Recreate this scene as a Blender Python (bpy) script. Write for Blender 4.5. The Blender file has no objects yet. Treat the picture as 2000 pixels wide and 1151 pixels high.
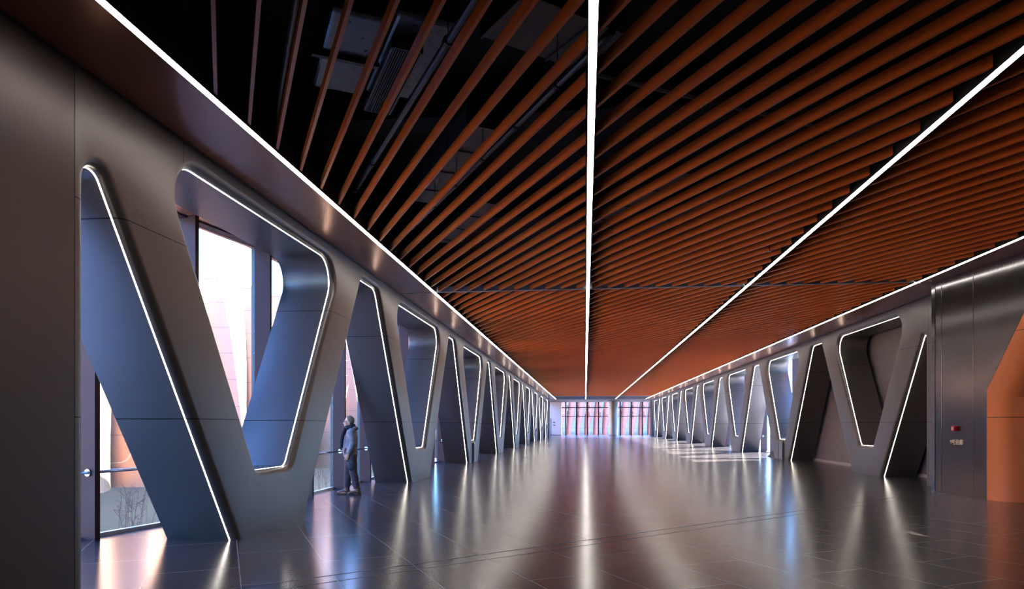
import bpy, bmesh, math, random
from mathutils import Vector, Matrix, noise
from mathutils.geometry import tessellate_polygon

random.seed(7)
SC = bpy.context.scene
COL = SC.collection

# ------------------------------------------------------------------ camera
EYE = 1.54
YAW = math.atan(143 / 1333.0)
cam_d = bpy.data.cameras.new('camera')
cam_d.sensor_fit = 'HORIZONTAL'
cam_d.sensor_width = 36.0
cam_d.lens = 36.0 * 1333.0 / 2000.0
cam_d.shift_y = (830 - 575.5) / 2000.0
cam_d.clip_start = 0.05
cam_d.clip_end = 2000
cam = bpy.data.objects.new('camera', cam_d)
COL.objects.link(cam)
cam.location = (0, 0, EYE)
cam.rotation_euler = (math.pi / 2, 0, YAW)
SC.camera = cam

# ------------------------------------------------------------------ sky, sun, exposure
SUN_ELEV = math.radians(36)
SUN_AZ = math.radians(30)          # swing of the sun from +X towards +Y
SKY_STRENGTH = 2.9
SUN_STRENGTH = 85.0
LED_STRENGTH = 20.0
STRIP_STRENGTH = 13.0
world = bpy.data.worlds.new('sky')
SC.world = world
world.use_nodes = True
wn = world.node_tree
wn.nodes.clear()
sky = wn.nodes.new('ShaderNodeTexSky')
sky.sky_type = 'NISHITA'
sky.sun_disc = False
sky.sun_elevation = SUN_ELEV
sky.sun_rotation = math.pi / 2 - SUN_AZ
bg = wn.nodes.new('ShaderNodeBackground')
bg.inputs['Strength'].default_value = SKY_STRENGTH
wo = wn.nodes.new('ShaderNodeOutputWorld')
tint = wn.nodes.new('ShaderNodeMix')
tint.data_type = 'RGBA'
tint.blend_type = 'MULTIPLY'
tint.inputs['Factor'].default_value = 1.0
tint.inputs['B'].default_value = (0.47, 0.83, 1.36, 1.0)
wn.links.new(sky.outputs[0], tint.inputs['A'])
wn.links.new(tint.outputs['Result'], bg.inputs['Color'])
wn.links.new(bg.outputs[0], wo.inputs['Surface'])

sun_d = bpy.data.lights.new('sun', 'SUN')
sun_d.energy = SUN_STRENGTH
sun_d.angle = math.radians(0.6)
sun_d.color = (1.0, 0.90, 0.76)
sun = bpy.data.objects.new('sun', sun_d)
COL.objects.link(sun)
to_sun = Vector((math.cos(SUN_ELEV) * math.cos(SUN_AZ), math.cos(SUN_ELEV) * math.sin(SUN_AZ), math.sin(SUN_ELEV)))
sun.rotation_euler = to_sun.to_track_quat('Z', 'Y').to_euler()
sun.location = (60, 40, 60)

SC.view_settings.view_transform = 'Standard'
SC.view_settings.look = 'None'
SC.view_settings.exposure = 0.12
SC.view_settings.gamma = 1.0
SC.view_settings.use_curve_mapping = False
try:
    SC.cycles.max_bounces = 9
    SC.cycles.transparent_max_bounces = 24
    SC.cycles.sample_clamp_indirect = 6.0
    SC.cycles.caustics_reflective = False
except Exception:
    pass


# ------------------------------------------------------------------ materials
def srgb(r, g, b):
    f = lambda v: (v / 255 / 12.92) if v / 255 <= 0.04045 else ((v / 255 + 0.055) / 1.055) ** 2.4
    return (f(r), f(g), f(b), 1.0)


def mat(name, col, rough=0.5, metal=0.0, spec=0.5, emit=None, estr=0.0):
    m = bpy.data.materials.new(name)
    m.use_nodes = True
    b = m.node_tree.nodes['Principled BSDF']
    b.inputs['Base Color'].default_value = (*col[:3], 1)
    b.inputs['Roughness'].default_value = rough
    b.inputs['Metallic'].default_value = metal
    b.inputs['Specular IOR Level'].default_value = spec
    if emit:
        b.inputs['Emission Color'].default_value = (*emit[:3], 1)
        b.inputs['Emission Strength'].default_value = estr
    return m


def N(m, t, **kw):
    n = m.node_tree.nodes.new(t)
    for k, v in kw.items():
        setattr(n, k, v)
    return n


def L(m, a, b):
    m.node_tree.links.new(a, b)


def principled(m):
    return m.node_tree.nodes['Principled BSDF']


def noise_rough(m, scale, lo, hi, stretch=(1, 1, 1), bump=0.0, colvar=0.0):
    """streaky noise driving roughness, a little bump and a little tone variation"""
    b = principled(m)
    tc = N(m, 'ShaderNodeTexCoord')
    mp = N(m, 'ShaderNodeMapping')
    mp.inputs['Scale'].default_value = stretch
    nz = N(m, 'ShaderNodeTexNoise')
    nz.inputs['Scale'].default_value = scale
    nz.inputs['Detail'].default_value = 4
    L(m, tc.outputs['Object'], mp.inputs['Vector'])
    L(m, mp.outputs[0], nz.inputs['Vector'])
    mr = N(m, 'ShaderNodeMapRange')
    mr.inputs['To Min'].default_value = lo
    mr.inputs['To Max'].default_value = hi
    mr.inputs['From Min'].default_value = 0.3
    mr.inputs['From Max'].default_value = 0.7
    L(m, nz.outputs['Fac'], mr.inputs['Value'])
    L(m, mr.outputs[0], b.inputs['Roughness'])
    if bump:
        bp = N(m, 'ShaderNodeBump')
        bp.inputs['Strength'].default_value = bump
        bp.inputs['Distance'].default_value = 0.004
        L(m, nz.outputs['Fac'], bp.inputs['Height'])
        L(m, bp.outputs[0], b.inputs['Normal'])
    if colvar:
        c = b.inputs['Base Color'].default_value[:]
        mx = N(m, 'ShaderNodeMix', data_type='RGBA')
        mx.inputs['A'].default_value = (c[0] * (1 - colvar), c[1] * (1 - colvar), c[2] * (1 - colvar), 1)
        mx.inputs['B'].default_value = (c[0] * (1 + colvar), c[1] * (1 + colvar), c[2] * (1 + colvar), 1)
        L(m, nz.outputs['Fac'], mx.inputs['Factor'])
        L(m, mx.outputs['Result'], b.inputs['Base Color'])
    return m


def seam_color(m, seams, dark=(0.012, 0.011, 0.011)):
    """thin dark joint lines; seams = list of (axis, position, half width, (axis2, lo) or None) in object space"""
    b = principled(m)
    tc = N(m, 'ShaderNodeTexCoord')
    sx = N(m, 'ShaderNodeSeparateXYZ')
    L(m, tc.outputs['Object'], sx.inputs[0])
    acc = None
    for ax, pos, hw, lim in seams:
        cmp_ = N(m, 'ShaderNodeMath', operation='COMPARE')
        src = sx.outputs['XYZ'.index(ax)]
        if lim == 'abs':
            ab = N(m, 'ShaderNodeMath', operation='ABSOLUTE')
            L(m, src, ab.inputs[0])
            src = ab.outputs[0]
        L(m, src, cmp_.inputs[0])
        cmp_.inputs[1].default_value = pos
        cmp_.inputs[2].default_value = hw
        out = cmp_.outputs[0]
        if isinstance(lim, tuple) or lim == 'abs':
            gt = N(m, 'ShaderNodeMath', operation='GREATER_THAN')
            L(m, sx.outputs[2], gt.inputs[0])
            gt.inputs[1].default_value = 4.55
            mu = N(m, 'ShaderNodeMath', operation='MULTIPLY')
            L(m, out, mu.inputs[0])
            L(m, gt.outputs[0], mu.inputs[1])
            out = mu.outputs[0]
        if acc is None:
            acc = out
        else:
            mxm = N(m, 'ShaderNodeMath', operation='MAXIMUM')
            L(m, acc, mxm.inputs[0])
            L(m, out, mxm.inputs[1])
            acc = mxm.outputs[0]
    mx = N(m, 'ShaderNodeMix', data_type='RGBA')
    bc = b.inputs['Base Color']
    if bc.is_linked:
        L(m, bc.links[0].from_socket, mx.inputs['A'])
    else:
        mx.inputs['A'].default_value = bc.default_value[:]
    mx.inputs['B'].default_value = (*dark, 1)
    L(m, acc, mx.inputs['Factor'])
    L(m, mx.outputs['Result'], bc)
    return m


def repeat_lines(m, axis, period, width, dark):
    b = principled(m)
    tc = N(m, 'ShaderNodeTexCoord')
    sx = N(m, 'ShaderNodeSeparateXYZ')
    L(m, tc.outputs['Object'], sx.inputs[0])
    ad = N(m, 'ShaderNodeMath', operation='ADD')
    ad.inputs[1].default_value = 1000 * period
    L(m, sx.outputs['XYZ'.index(axis)], ad.inputs[0])
    md = N(m, 'ShaderNodeMath', operation='MODULO')
    md.inputs[1].default_value = period
    L(m, ad.outputs[0], md.inputs[0])
    lt = N(m, 'ShaderNodeMath', operation='LESS_THAN')
    lt.inputs[1].default_value = width
    L(m, md.outputs[0], lt.inputs[0])
    mx = N(m, 'ShaderNodeMix', data_type='RGBA')
    bc = b.inputs['Base Color']
    if bc.is_linked:
        L(m, bc.links[0].from_socket, mx.inputs['A'])
    else:
        mx.inputs['A'].default_value = bc.default_value[:]
    mx.inputs['B'].default_value = (*dark, 1)
    L(m, lt.outputs[0], mx.inputs['Factor'])
    L(m, mx.outputs['Result'], bc)
    return m


M = {}
M['truss'] = noise_rough(mat('brushed dark bronze metal', (0.152, 0.137, 0.136), 0.34, 0.78), 3, 0.35, 0.385, (1, 14, 0.6), 0.0, 0.03)
seam_color(M['truss'], [('Z', 1.61, 0.006, None), ('Z', 3.61, 0.005, None), ('Y', 2.34, 0.005, 'abs')])
M['trussplain'] = noise_rough(mat('dark bronze metal wall sheet', (0.12, 0.10, 0.103), 0.36, 0.9), 3, 0.35, 0.40, (1, 14, 0.6), 0.0, 0.03)
M['panel'] = mat('dark brushed steel panel', (0.15, 0.142, 0.15), 0.17, 0.95)
M['soffit'] = noise_rough(mat('bronze soffit sheet', (0.50, 0.205, 0.115), 0.26, 0.6), 2, 0.255, 0.265, (1, 1, 1), 0.0, 0.0)
repeat_lines(M['soffit'], 'Y', 4.58, 0.01, (0.10, 0.07, 0.06))
M['slat'] = noise_rough(mat('burnt orange painted slat', (0.80, 0.20, 0.04), 0.30, 0.0, 0.5), 2, 0.27, 0.34, (0.3, 0.3, 4), 0.0, 0.06)
M['orange'] = noise_rough(mat('orange copper sheet', (0.60, 0.19, 0.075), 0.45, 0.1), 2, 0.42, 0.48, (1, 1, 0.3), 0.0, 0.03)
M['black'] = mat('matt black paint', (0.012, 0.012, 0.013), 0.8)
M['voidgrey'] = noise_rough(mat('black sprayed concrete', (0.022, 0.022, 0.025), 0.85), 6, 0.75, 0.95, (1, 1, 1), 0.2, 0.3)
M['darkmetal'] = mat('dark grey profile', (0.05, 0.05, 0.055), 0.45, 0.5)
M['bar'] = mat('blue grey ceiling bar', (0.55, 0.58, 0.66), 0.4, 0.1)
M['led'] = mat('led diffuser', (0.9, 0.9, 0.9), 0.5, emit=(1.0, 0.93, 0.84), estr=LED_STRENGTH)
M['ledstrip'] = mat('led edge strip', (0.9, 0.9, 0.9), 0.5, emit=(1.0, 0.90, 0.78), estr=STRIP_STRENGTH)
M['fin'] = noise_rough(mat('plum grey window fin', (0.062, 0.034, 0.036), 0.55, 0.0, 0.15), 3, 0.5, 0.6, (1, 1, 0.2))
M['frame'] = mat('pale aluminium frame', (0.75, 0.75, 0.76), 0.4, 0.1)
M['steel'] = mat('satin stainless steel', (0.55, 0.55, 0.57), 0.25, 1.0)
M['plumwall'] = noise_rough(mat('mauve grey plaster wall', (0.16, 0.14, 0.165), 0.55), 4, 0.5, 0.6)
M['skirting'] = mat('pale skirting', (0.36, 0.33, 0.36), 0.4)
M['white'] = mat('off white wall paint', (0.62, 0.60, 0.62), 0.5)
M['plate'] = mat('dark wall plate', (0.08, 0.08, 0.09), 0.4)
M['red'] = mat('red alarm plastic', (0.55, 0.01, 0.02), 0.3)
M['redlens'] = mat('pale alarm mark', (0.85, 0.75, 0.75), 0.4)
M['letter'] = mat('pale champagne lettering', (0.95, 0.84, 0.74), 0.5, 0.0)
M['joint'] = mat('dark floor joint', (0.012, 0.011, 0.012), 0.4)
M['farceil'] = noise_rough(mat('brown ceiling panel', (0.07, 0.034, 0.025), 0.6, 0.0, 0.08), 2, 0.46, 0.54)
M['column'] = mat('grey metal column', (0.24, 0.24, 0.25), 0.38, 0.8)
M['foil'] = noise_rough(mat('crinkled foil insulation', (0.13, 0.15, 0.185), 0.3, 0.9), 9, 0.25, 0.42, (1, 1, 1), 0.8, 0.2)
M['grille'] = mat('dark blue grey grille', (0.16, 0.17, 0.19), 0.4, 0.4)
M['pipe'] = mat('dark painted pipe', (0.10, 0.105, 0.12), 0.3, 0.5)
M['duct'] = mat('grey galvanised duct', (0.13, 0.135, 0.15), 0.45, 0.7)

# peach coloured facade sheets with panel joints
M['peach'] = noise_rough(mat('peach copper facade sheet', (0.33, 0.18, 0.10), 0.5, 0.0), 1.2, 0.35, 0.45, (1, 1, 1), 0.0, 0.08)
repeat_lines(M['peach'], 'Z', 1.15, 0.025, (0.16, 0.09, 0.07))
M['rose'] = noise_rough(mat('rose copper facade sheet', (0.33, 0.10, 0.068), 0.5), 1.2, 0.45, 0.55, (1, 1, 1), 0.0, 0.08)
M['plinth'] = mat('blue grey plinth glazing', (0.03, 0.036, 0.045), 0.25, 0.0)
repeat_lines(M['plinth'], 'Y', 1.1, 0.05, (0.008, 0.009, 0.011))
M['paving'] = noise_rough(mat('pale grey paving', (0.60, 0.62, 0.64), 0.7), 1.5, 0.6, 0.8, (1, 1, 1), 0.0, 0.15)
M['twig'] = mat('dry brown twig', (0.16, 0.085, 0.06), 0.7)
M['bud'] = mat('rusty dry bud', (0.30, 0.13, 0.08), 0.7)
M['pinkboard'] = mat('pink notice board', (0.72, 0.36, 0.33), 0.5)

# glass: clear with a fresnel sheen
g = bpy.data.materials.new('clear window glass')
g.use_nodes = True
g.node_tree.nodes.clear()
gt = N(g, 'ShaderNodeBsdfTransparent')
gt.inputs[0].default_value = (0.93, 0.95, 0.96, 1)
gg = N(g, 'ShaderNodeBsdfGlossy')
gg.inputs['Roughness'].default_value = 0.02
lw = N(g, 'ShaderNodeLayerWeight')
pw_ = N(g, 'ShaderNodeMath', operation='POWER')
pw_.inputs[1].default_value = 5.0
fr = N(g, 'ShaderNodeMath', operation='MULTIPLY_ADD')
fr.inputs[1].default_value = 0.75
fr.inputs[2].default_value = 0.03
L(g, lw.outputs['Facing'], pw_.inputs[0])
L(g, pw_.outputs[0], fr.inputs[0])
gm = N(g, 'ShaderNodeMixShader')
go = N(g, 'ShaderNodeOutputMaterial')
L(g, fr.outputs[0], gm.inputs[0])
L(g, gt.outputs[0], gm.inputs[1])
L(g, gg.outputs[0], gm.inputs[2])
L(g, gm.outputs[0], go.inputs[0])
M['glass'] = g

# floor tiles, laid along the direction of the ceiling slats
SLAT_DIR = Vector((-0.4836, 0.8753, 0))
fm = mat('dark stone floor tile', (0.05, 0.043, 0.046), 0.2, 0.0, 0.6)
b = principled(fm)
tc = N(fm, 'ShaderNodeTexCoord')
mp = N(fm, 'ShaderNodeMapping')
mp.vector_type = 'TEXTURE'
mp.inputs['Rotation'].default_value = (0, 0, math.atan2(SLAT_DIR.y, SLAT_DIR.x))
mp.inputs['Location'].default_value = (0.14 * 0.8753, 0.14 * 0.4836, 0)
br = N(fm, 'ShaderNodeTexBrick')
br.offset = 0.5
br.inputs['Scale'].default_value = 1.0
br.inputs['Mortar Size'].default_value = 0.005
br.inputs['Mortar Smooth'].default_value = 0.1
br.inputs['Brick Width'].default_value = 1.76
br.inputs['Row Height'].default_value = 0.88
br.inputs['Color1'].default_value = (0.042, 0.035, 0.038, 1)
br.inputs['Color2'].default_value = (0.054, 0.046, 0.049, 1)
br.inputs['Mortar'].default_value = (0.30, 0.28, 0.28, 1)
L(fm, tc.outputs['Object'], mp.inputs['Vector'])
L(fm, mp.outputs[0], br.inputs['Vector'])
mp2 = N(fm, 'ShaderNodeMapping')
mp2.vector_type = 'TEXTURE'
mp2.inputs['Rotation'].default_value = (0, 0, math.radians(28))
mp2.inputs['Scale'].default_value = (1.6, 0.16, 1)
nz = N(fm, 'ShaderNodeTexNoise')
nz.inputs['Scale'].default_value = 1.0
nz.inputs['Detail'].default_value = 3
L(fm, tc.outputs['Object'], mp2.inputs['Vector'])
L(fm, mp2.outputs[0], nz.inputs['Vector'])
mr = N(fm, 'ShaderNodeMapRange')
mr.inputs['From Min'].default_value = 0.3
mr.inputs['From Max'].default_value = 0.7
mr.inputs['To Min'].default_value = 0.185
mr.inputs['To Max'].default_value = 0.205
L(fm, nz.outputs['Fac'], mr.inputs['Value'])
L(fm, mr.outputs[0], b.inputs['Roughness'])
mx = N(fm, 'ShaderNodeMix', data_type='RGBA', blend_type='MULTIPLY')
mx.inputs['Factor'].default_value = 0.5
mr2 = N(fm, 'ShaderNodeMapRange')
mr2.inputs['From Min'].default_value = 0.3
mr2.inputs['From Max'].default_value = 0.7
mr2.inputs['To Min'].default_value = 0.75
mr2.inputs['To Max'].default_value = 1.15
L(fm, nz.outputs['Fac'], mr2.inputs['Value'])
L(fm, br.outputs['Color'], mx.inputs['A'])
L(fm, mr2.outputs[0], mx.inputs['B'])
L(fm, mx.outputs['Result'], b.inputs['Base Color'])
bp = N(fm, 'ShaderNodeBump')
bp.inputs['Strength'].default_value = 0.1
bp.inputs['Distance'].default_value = 0.001
bp.invert = True
L(fm, br.outputs['Fac'], bp.inputs['Height'])
L(fm, bp.outputs[0], b.inputs['Normal'])
M['floor'] = fm


# ------------------------------------------------------------------ mesh helpers
class MB:
    def __init__(self):
        self.v, self.f = [], []

    def add(self, verts, faces):
        o = len(self.v)
        self.v += [tuple(p) for p in verts]
        self.f += [tuple(i + o for i in f) for f in faces]
        return self

    def box(self, x0, x1, y0, y1, z0, z1):
        vs = [(x, y, z) for z in (z0, z1) for y in (y0, y1) for x in (x0, x1)]
        return self.add(vs, [(0, 2, 3, 1), (4, 5, 7, 6), (0, 1, 5, 4), (2, 6, 7, 3), (0, 4, 6, 2), (1, 3, 7, 5)])

    def prism(self, poly, z0, z1):
        n = len(poly)
        vs = [(p[0], p[1], z0) for p in poly] + [(p[0], p[1], z1) for p in poly]
        fs = [tuple(range(n - 1, -1, -1)), tuple(range(n, 2 * n))]
        fs += [(i, (i + 1) % n, n + (i + 1) % n, n + i) for i in range(n)]
        return self.add(vs, fs)

    def tube(self, pts, radii, seg=10, cap=True, squash=None):
        """round bar along points; squash = (sx, sy) scale in the ring frame"""
        pts = [Vector(p) for p in pts]
        if not hasattr(radii, '__len__'):
            radii = [radii] * len(pts)
        o = len(self.v)
        up = None
        for i, p in enumerate(pts):
            t = (pts[min(i + 1, len(pts) - 1)] - pts[max(i - 1, 0)]).normalized()
            if up is None:
                ref = Vector((0, 0, 1)) if abs(t.z) < 0.9 else Vector((0, 1, 0))
                a = t.cross(ref).normalized()
            else:
                a = (up - t * up.dot(t)).normalized()
            up = a
            bb = t.cross(a)
            r = radii[i]
            for k in range(seg):
                an = 2 * math.pi * k / seg
                self.v.append(tuple(p + a * (math.cos(an) * r) + bb * (math.sin(an) * r)))
        for i in range(len(pts) - 1):
            for k in range(seg):
                k2 = (k + 1) % seg
                self.f.append((o + i * seg + k, o + i * seg + k2, o + (i + 1) * seg + k2, o + (i + 1) * seg + k))
        if cap:
            self.f.append(tuple(o + k for k in range(seg - 1, -1, -1)))
            e = o + (len(pts) - 1) * seg
            self.f.append(tuple(e + k for k in range(seg)))
        return self

    def ellipsoid(self, c, r, rot=None, nu=20, nv=12):
        o = len(self.v)
        R = rot or Matrix.Identity(3)
        c = Vector(c)
        for j in range(1, nv):
            th = math.pi * j / nv
            for i in range(nu):
                ph = 2 * math.pi * i / nu
                self.v.append(tuple(c + R @ Vector((r[0] * math.sin(th) * math.cos(ph), r[1] * math.sin(th) * math.sin(ph), r[2] * math.cos(th)))))
        top = len(self.v); self.v.append(tuple(c + R @ Vector((0, 0, r[2]))))
        bot = len(self.v); self.v.append(tuple(c + R @ Vector((0, 0, -r[2]))))
        for j in range(nv - 2):
            for i in range(nu):
                i2 = (i + 1) % nu
                self.f.append((o + j * nu + i, o + (j + 1) * nu + i, o + (j + 1) * nu + i2, o + j * nu + i2))
        for i in range(nu):
            i2 = (i + 1) % nu
            self.f.append((top, o + i, o + i2))
            self.f.append((bot, o + (nv - 2) * nu + i2, o + (nv - 2) * nu + i))
        return self

    def loft(self, rings, cap=True):
        o = len(self.v)
        n = len(rings[0])
        for r in rings:
            self.v += [tuple(p) for p in r]
        for i in range(len(rings) - 1):
            for k in range(n):
                k2 = (k + 1) % n
                self.f.append((o + i * n + k, o + i * n + k2, o + (i + 1) * n + k2, o + (i + 1) * n + k))
        if cap:
            self.f.append(tuple(o + k for k in range(n - 1, -1, -1)))
            e = o + (len(rings) - 1) * n
            self.f.append(tuple(e + k for k in range(n)))
        return self

    def mesh(self, name, material, smooth=False, fix=True):
        me = bpy.data.meshes.new(name)
        me.from_pydata(self.v, [], self.f)
        me.materials.append(material)
        if fix:
            bm = bmesh.new()
            bm.from_mesh(me)
            bmesh.ops.recalc_face_normals(bm, faces=bm.faces)
            bm.to_mesh(me)
            bm.free()
        if smooth:
            if smooth is True:
                me.polygons.foreach_set('use_smooth', [True] * len(me.polygons))
            else:
                me.shade_smooth() if hasattr(me, 'shade_smooth') else None
                me.set_sharp_from_angle(angle=math.radians(smooth))
        me.update()
        return me

    def build(self, name, material, parent=None, smooth=False, loc=None):
        return link(name, self.mesh(name, material, smooth), parent, loc)


def link(name, me, parent=None, loc=None):
    o = bpy.data.objects.new(name, me)
    COL.objects.link(o)
    if parent:
        o.parent = parent
    if loc:
        o.location = loc
    return o


def tag(o, label=None, cat=None, group=None, kind=None):
    if label: o['label'] = label
    if cat: o['category'] = cat
    if group: o['group'] = group
    if kind: o['kind'] = kind
    return o


def empty(name, loc, label, cat, group=None, kind=None):
    o = bpy.data.objects.new(name, None)
    o.empty_display_size = 0.2
    COL.objects.link(o)
    o.location = loc
    return tag(o, label, cat, group, kind)


def children(o):
    return [c for c in bpy.data.objects if c.parent is o]


def copy_tree(o, parent=None):
    kids = KIDS.get(o.name)
    if kids is None:
        kids = children(o)
        KIDS[o.name] = kids
    c = o.copy()
    COL.objects.link(c)
    c.parent = parent
    for ch in kids:
        copy_tree(ch, c)
    return c


KIDS = {}
ORD = ['first', 'second', 'third', 'fourth', 'fifth', 'sixth', 'seventh', 'eighth', 'ninth', 'tenth', 'eleventh', 'twelfth']


def ordinal(n):
    if n <= 12:
        return ORD[n - 1]
    s = 'th' if 10 <= n % 100 <= 20 else {1: 'st', 2: 'nd', 3: 'rd'}.get(n % 10, 'th')
    return f'{n}{s}'


def bevel_obj(o, w=0.01, seg=2):
    md = o.modifiers.new('bevel', 'BEVEL')
    md.width = w
    md.segments = seg
    md.limit_method = 'ANGLE'
    return o


# ------------------------------------------------------------------ main dimensions
XL, XR = -4.60, 8.66          # inner faces of the two truss walls
ZC = 4.82                     # underside of soffits and light lines
ZTOP = 4.58                   # top of the openings
YB = -6.0                     # behind the camera
PITCH = 9.16
LIGHT_X = (-3.725, 0.065, 3.81, 7.62)
BAR_Y = 16.68
Y_END = 100.0

# ------------------------------------------------------------------ floor, void, end
FLOOR_L = [(-6.08, 11.95), (-6.42, 10.20), (-6.78, 8.47), (-7.14, 6.78), (-7.50, 5.10), (-7.50, YB)]
tag(MB().prism([(10.4, YB), (10.4, 16.9), (10.15, 16.9), (10.15, Y_END + 0.1), (-6.08, Y_END + 0.1)] + FLOOR_L, -0.30, 0.0).build('floor', M['floor']), 'dark polished stone tile floor laid diagonally', 'floor', kind='structure')
tag(MB().box(-7.65, 10.3, YB, Y_END + 0.3, 6.55, 6.75).build('ceiling', M['voidgrey']), 'black ceiling slab above the orange slats', 'ceiling', kind='structure')
# void side walls above the glazing
tag(MB().prism([(-6.15, Y_END), (-6.05, Y_END), (-6.05, 11.95), (-6.39, 10.20), (-6.75, 8.47), (-7.11, 6.78), (-7.45, 5.1), (-7.45, YB), (-7.6, YB), (-7.6, 5.1), (-7.2, 6.78), (-6.84, 8.47), (-6.48, 10.2), (-6.15, 11.95)], 4.86, 6.55).build('wall_left_upper', M['black']), 'black wall strip hidden above the left soffit', 'wall', kind='structure')
tag(MB().box(10.15, 10.25, YB, Y_END, 4.87, 6.55).build('wall_right_upper', M['black']), 'black wall strip hidden above the right soffit', 'wall', kind='structure')
tag(MB().box(-7.6, 11.4, YB - 0.2, YB, 0, 6.55).build('wall_back', M['black']), 'dark wall behind the viewer', 'wall', kind='structure')

# diagonal expansion joint in the floor: two dark lines
def floor_line(p, q, w, name, idx):
    p, q = Vector(p), Vector(q)
    d = (q - p).normalized()
    n = Vector((-d.y, d.x)) * w * 0.5
    mb = MB()
    mb.prism([p - n, q - n, q + n, p + n], 0.0, 0.0015)
    return mb
jl = floor_line((-3.9, 5.5), (8.05, 16.65), 0.022, 'a', 0)
j2 = floor_line((-3.55, 5.45), (8.1, 16.32), 0.012, 'b', 1)
jl.add(j2.v, j2.f)
tag(jl.build('trim_1', M['joint']), 'pair of dark expansion joint lines crossing the floor diagonally', 'floor joint', kind='structure')


# ------------------------------------------------------------------ V-shaped truss columns
def fillet(pts, radii, closed, seg=10):
    out = []
    n = len(pts)
    for i, p in enumerate(pts):
        r = radii[i]
        if r <= 0 or (not closed and i in (0, n - 1)):
            out.append(Vector(p))
            continue
        p = Vector(p)
        a = (Vector(pts[i - 1]) - p).normalized()
        c = (Vector(pts[(i + 1) % n]) - p).normalized()
        ang = a.angle(c)
        t = r / math.tan(ang / 2)
        ctr = p + (a + c).normalized() * (r / math.sin(ang / 2))
        s = p + a * t
        e = p + c * t
        v0, v1 = s - ctr, e - ctr
        tot = v0.angle(v1)
        sg = 1 if v0.x * v1.y - v0.y * v1.x > 0 else -1
        for k in range(seg + 1):
            th = sg * tot * k / seg
            out.append(ctr + Vector((v0.x * math.cos(th) - v0.y * math.sin(th), v0.x * math.sin(th) + v0.y * math.cos(th))))
    return out


def normals(pts, closed):
    """left-hand unit normals with mitre length"""
    n = len(pts)
    res = []
    for i in range(n):
        def seg(j):
            d = (pts[(j + 1) % n] - pts[j]).normalized()
            return Vector((-d.y, d.x))
        if closed:
            n1, n2 = seg((i - 1) % n), seg(i)
        elif i == 0:
            n1 = n2 = seg(0)
        elif i == n - 1:
            n1 = n2 = seg(n - 2)
        else:
            n1, n2 = seg(i - 1), seg(i)
        m = (n1 + n2).normalized()
        res.append(m / max(0.3, m.dot(n1)))
    return res


BULL = 0.10
DEPTH = 1.0


def edge_sets(first, sgn=1):
    ve = -3.88 if sgn > 0 else -3.80
    """opening contours in (u, z); every contour is walked so that its left normal points INTO the metal"""
    hole = fillet([(-0.55, 0.89), (-2.76, ZTOP), (2.76, ZTOP), (0.55, 0.89)], [0.2, 0.42, 0.42, 0.2], True)
    right = fillet([(4.58, ZTOP), (4.0, ZTOP), (1.10, 0.0)], [0, 0.34, 0], False)[::-1]
    if first:
        left = fillet([(-1.10, 0.0), (ve, 4.58 * (-ve - 1.10) / 2.9), (ve, 0.0)], [0, 0.165, 0], False, 16)[::-1]
    else:
        left = fillet([(-1.10, 0.0), (-4.0, ZTOP), (-4.58, ZTOP)], [0, 0.34, 0], False)[::-1]
    return hole, left, right


def into_metal(pts, closed, probe):
    ns = normals(pts, closed)
    k = len(pts) // 2
    return ns


def flat_end(p, nrm, vertical_edge):
    return nrm


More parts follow.
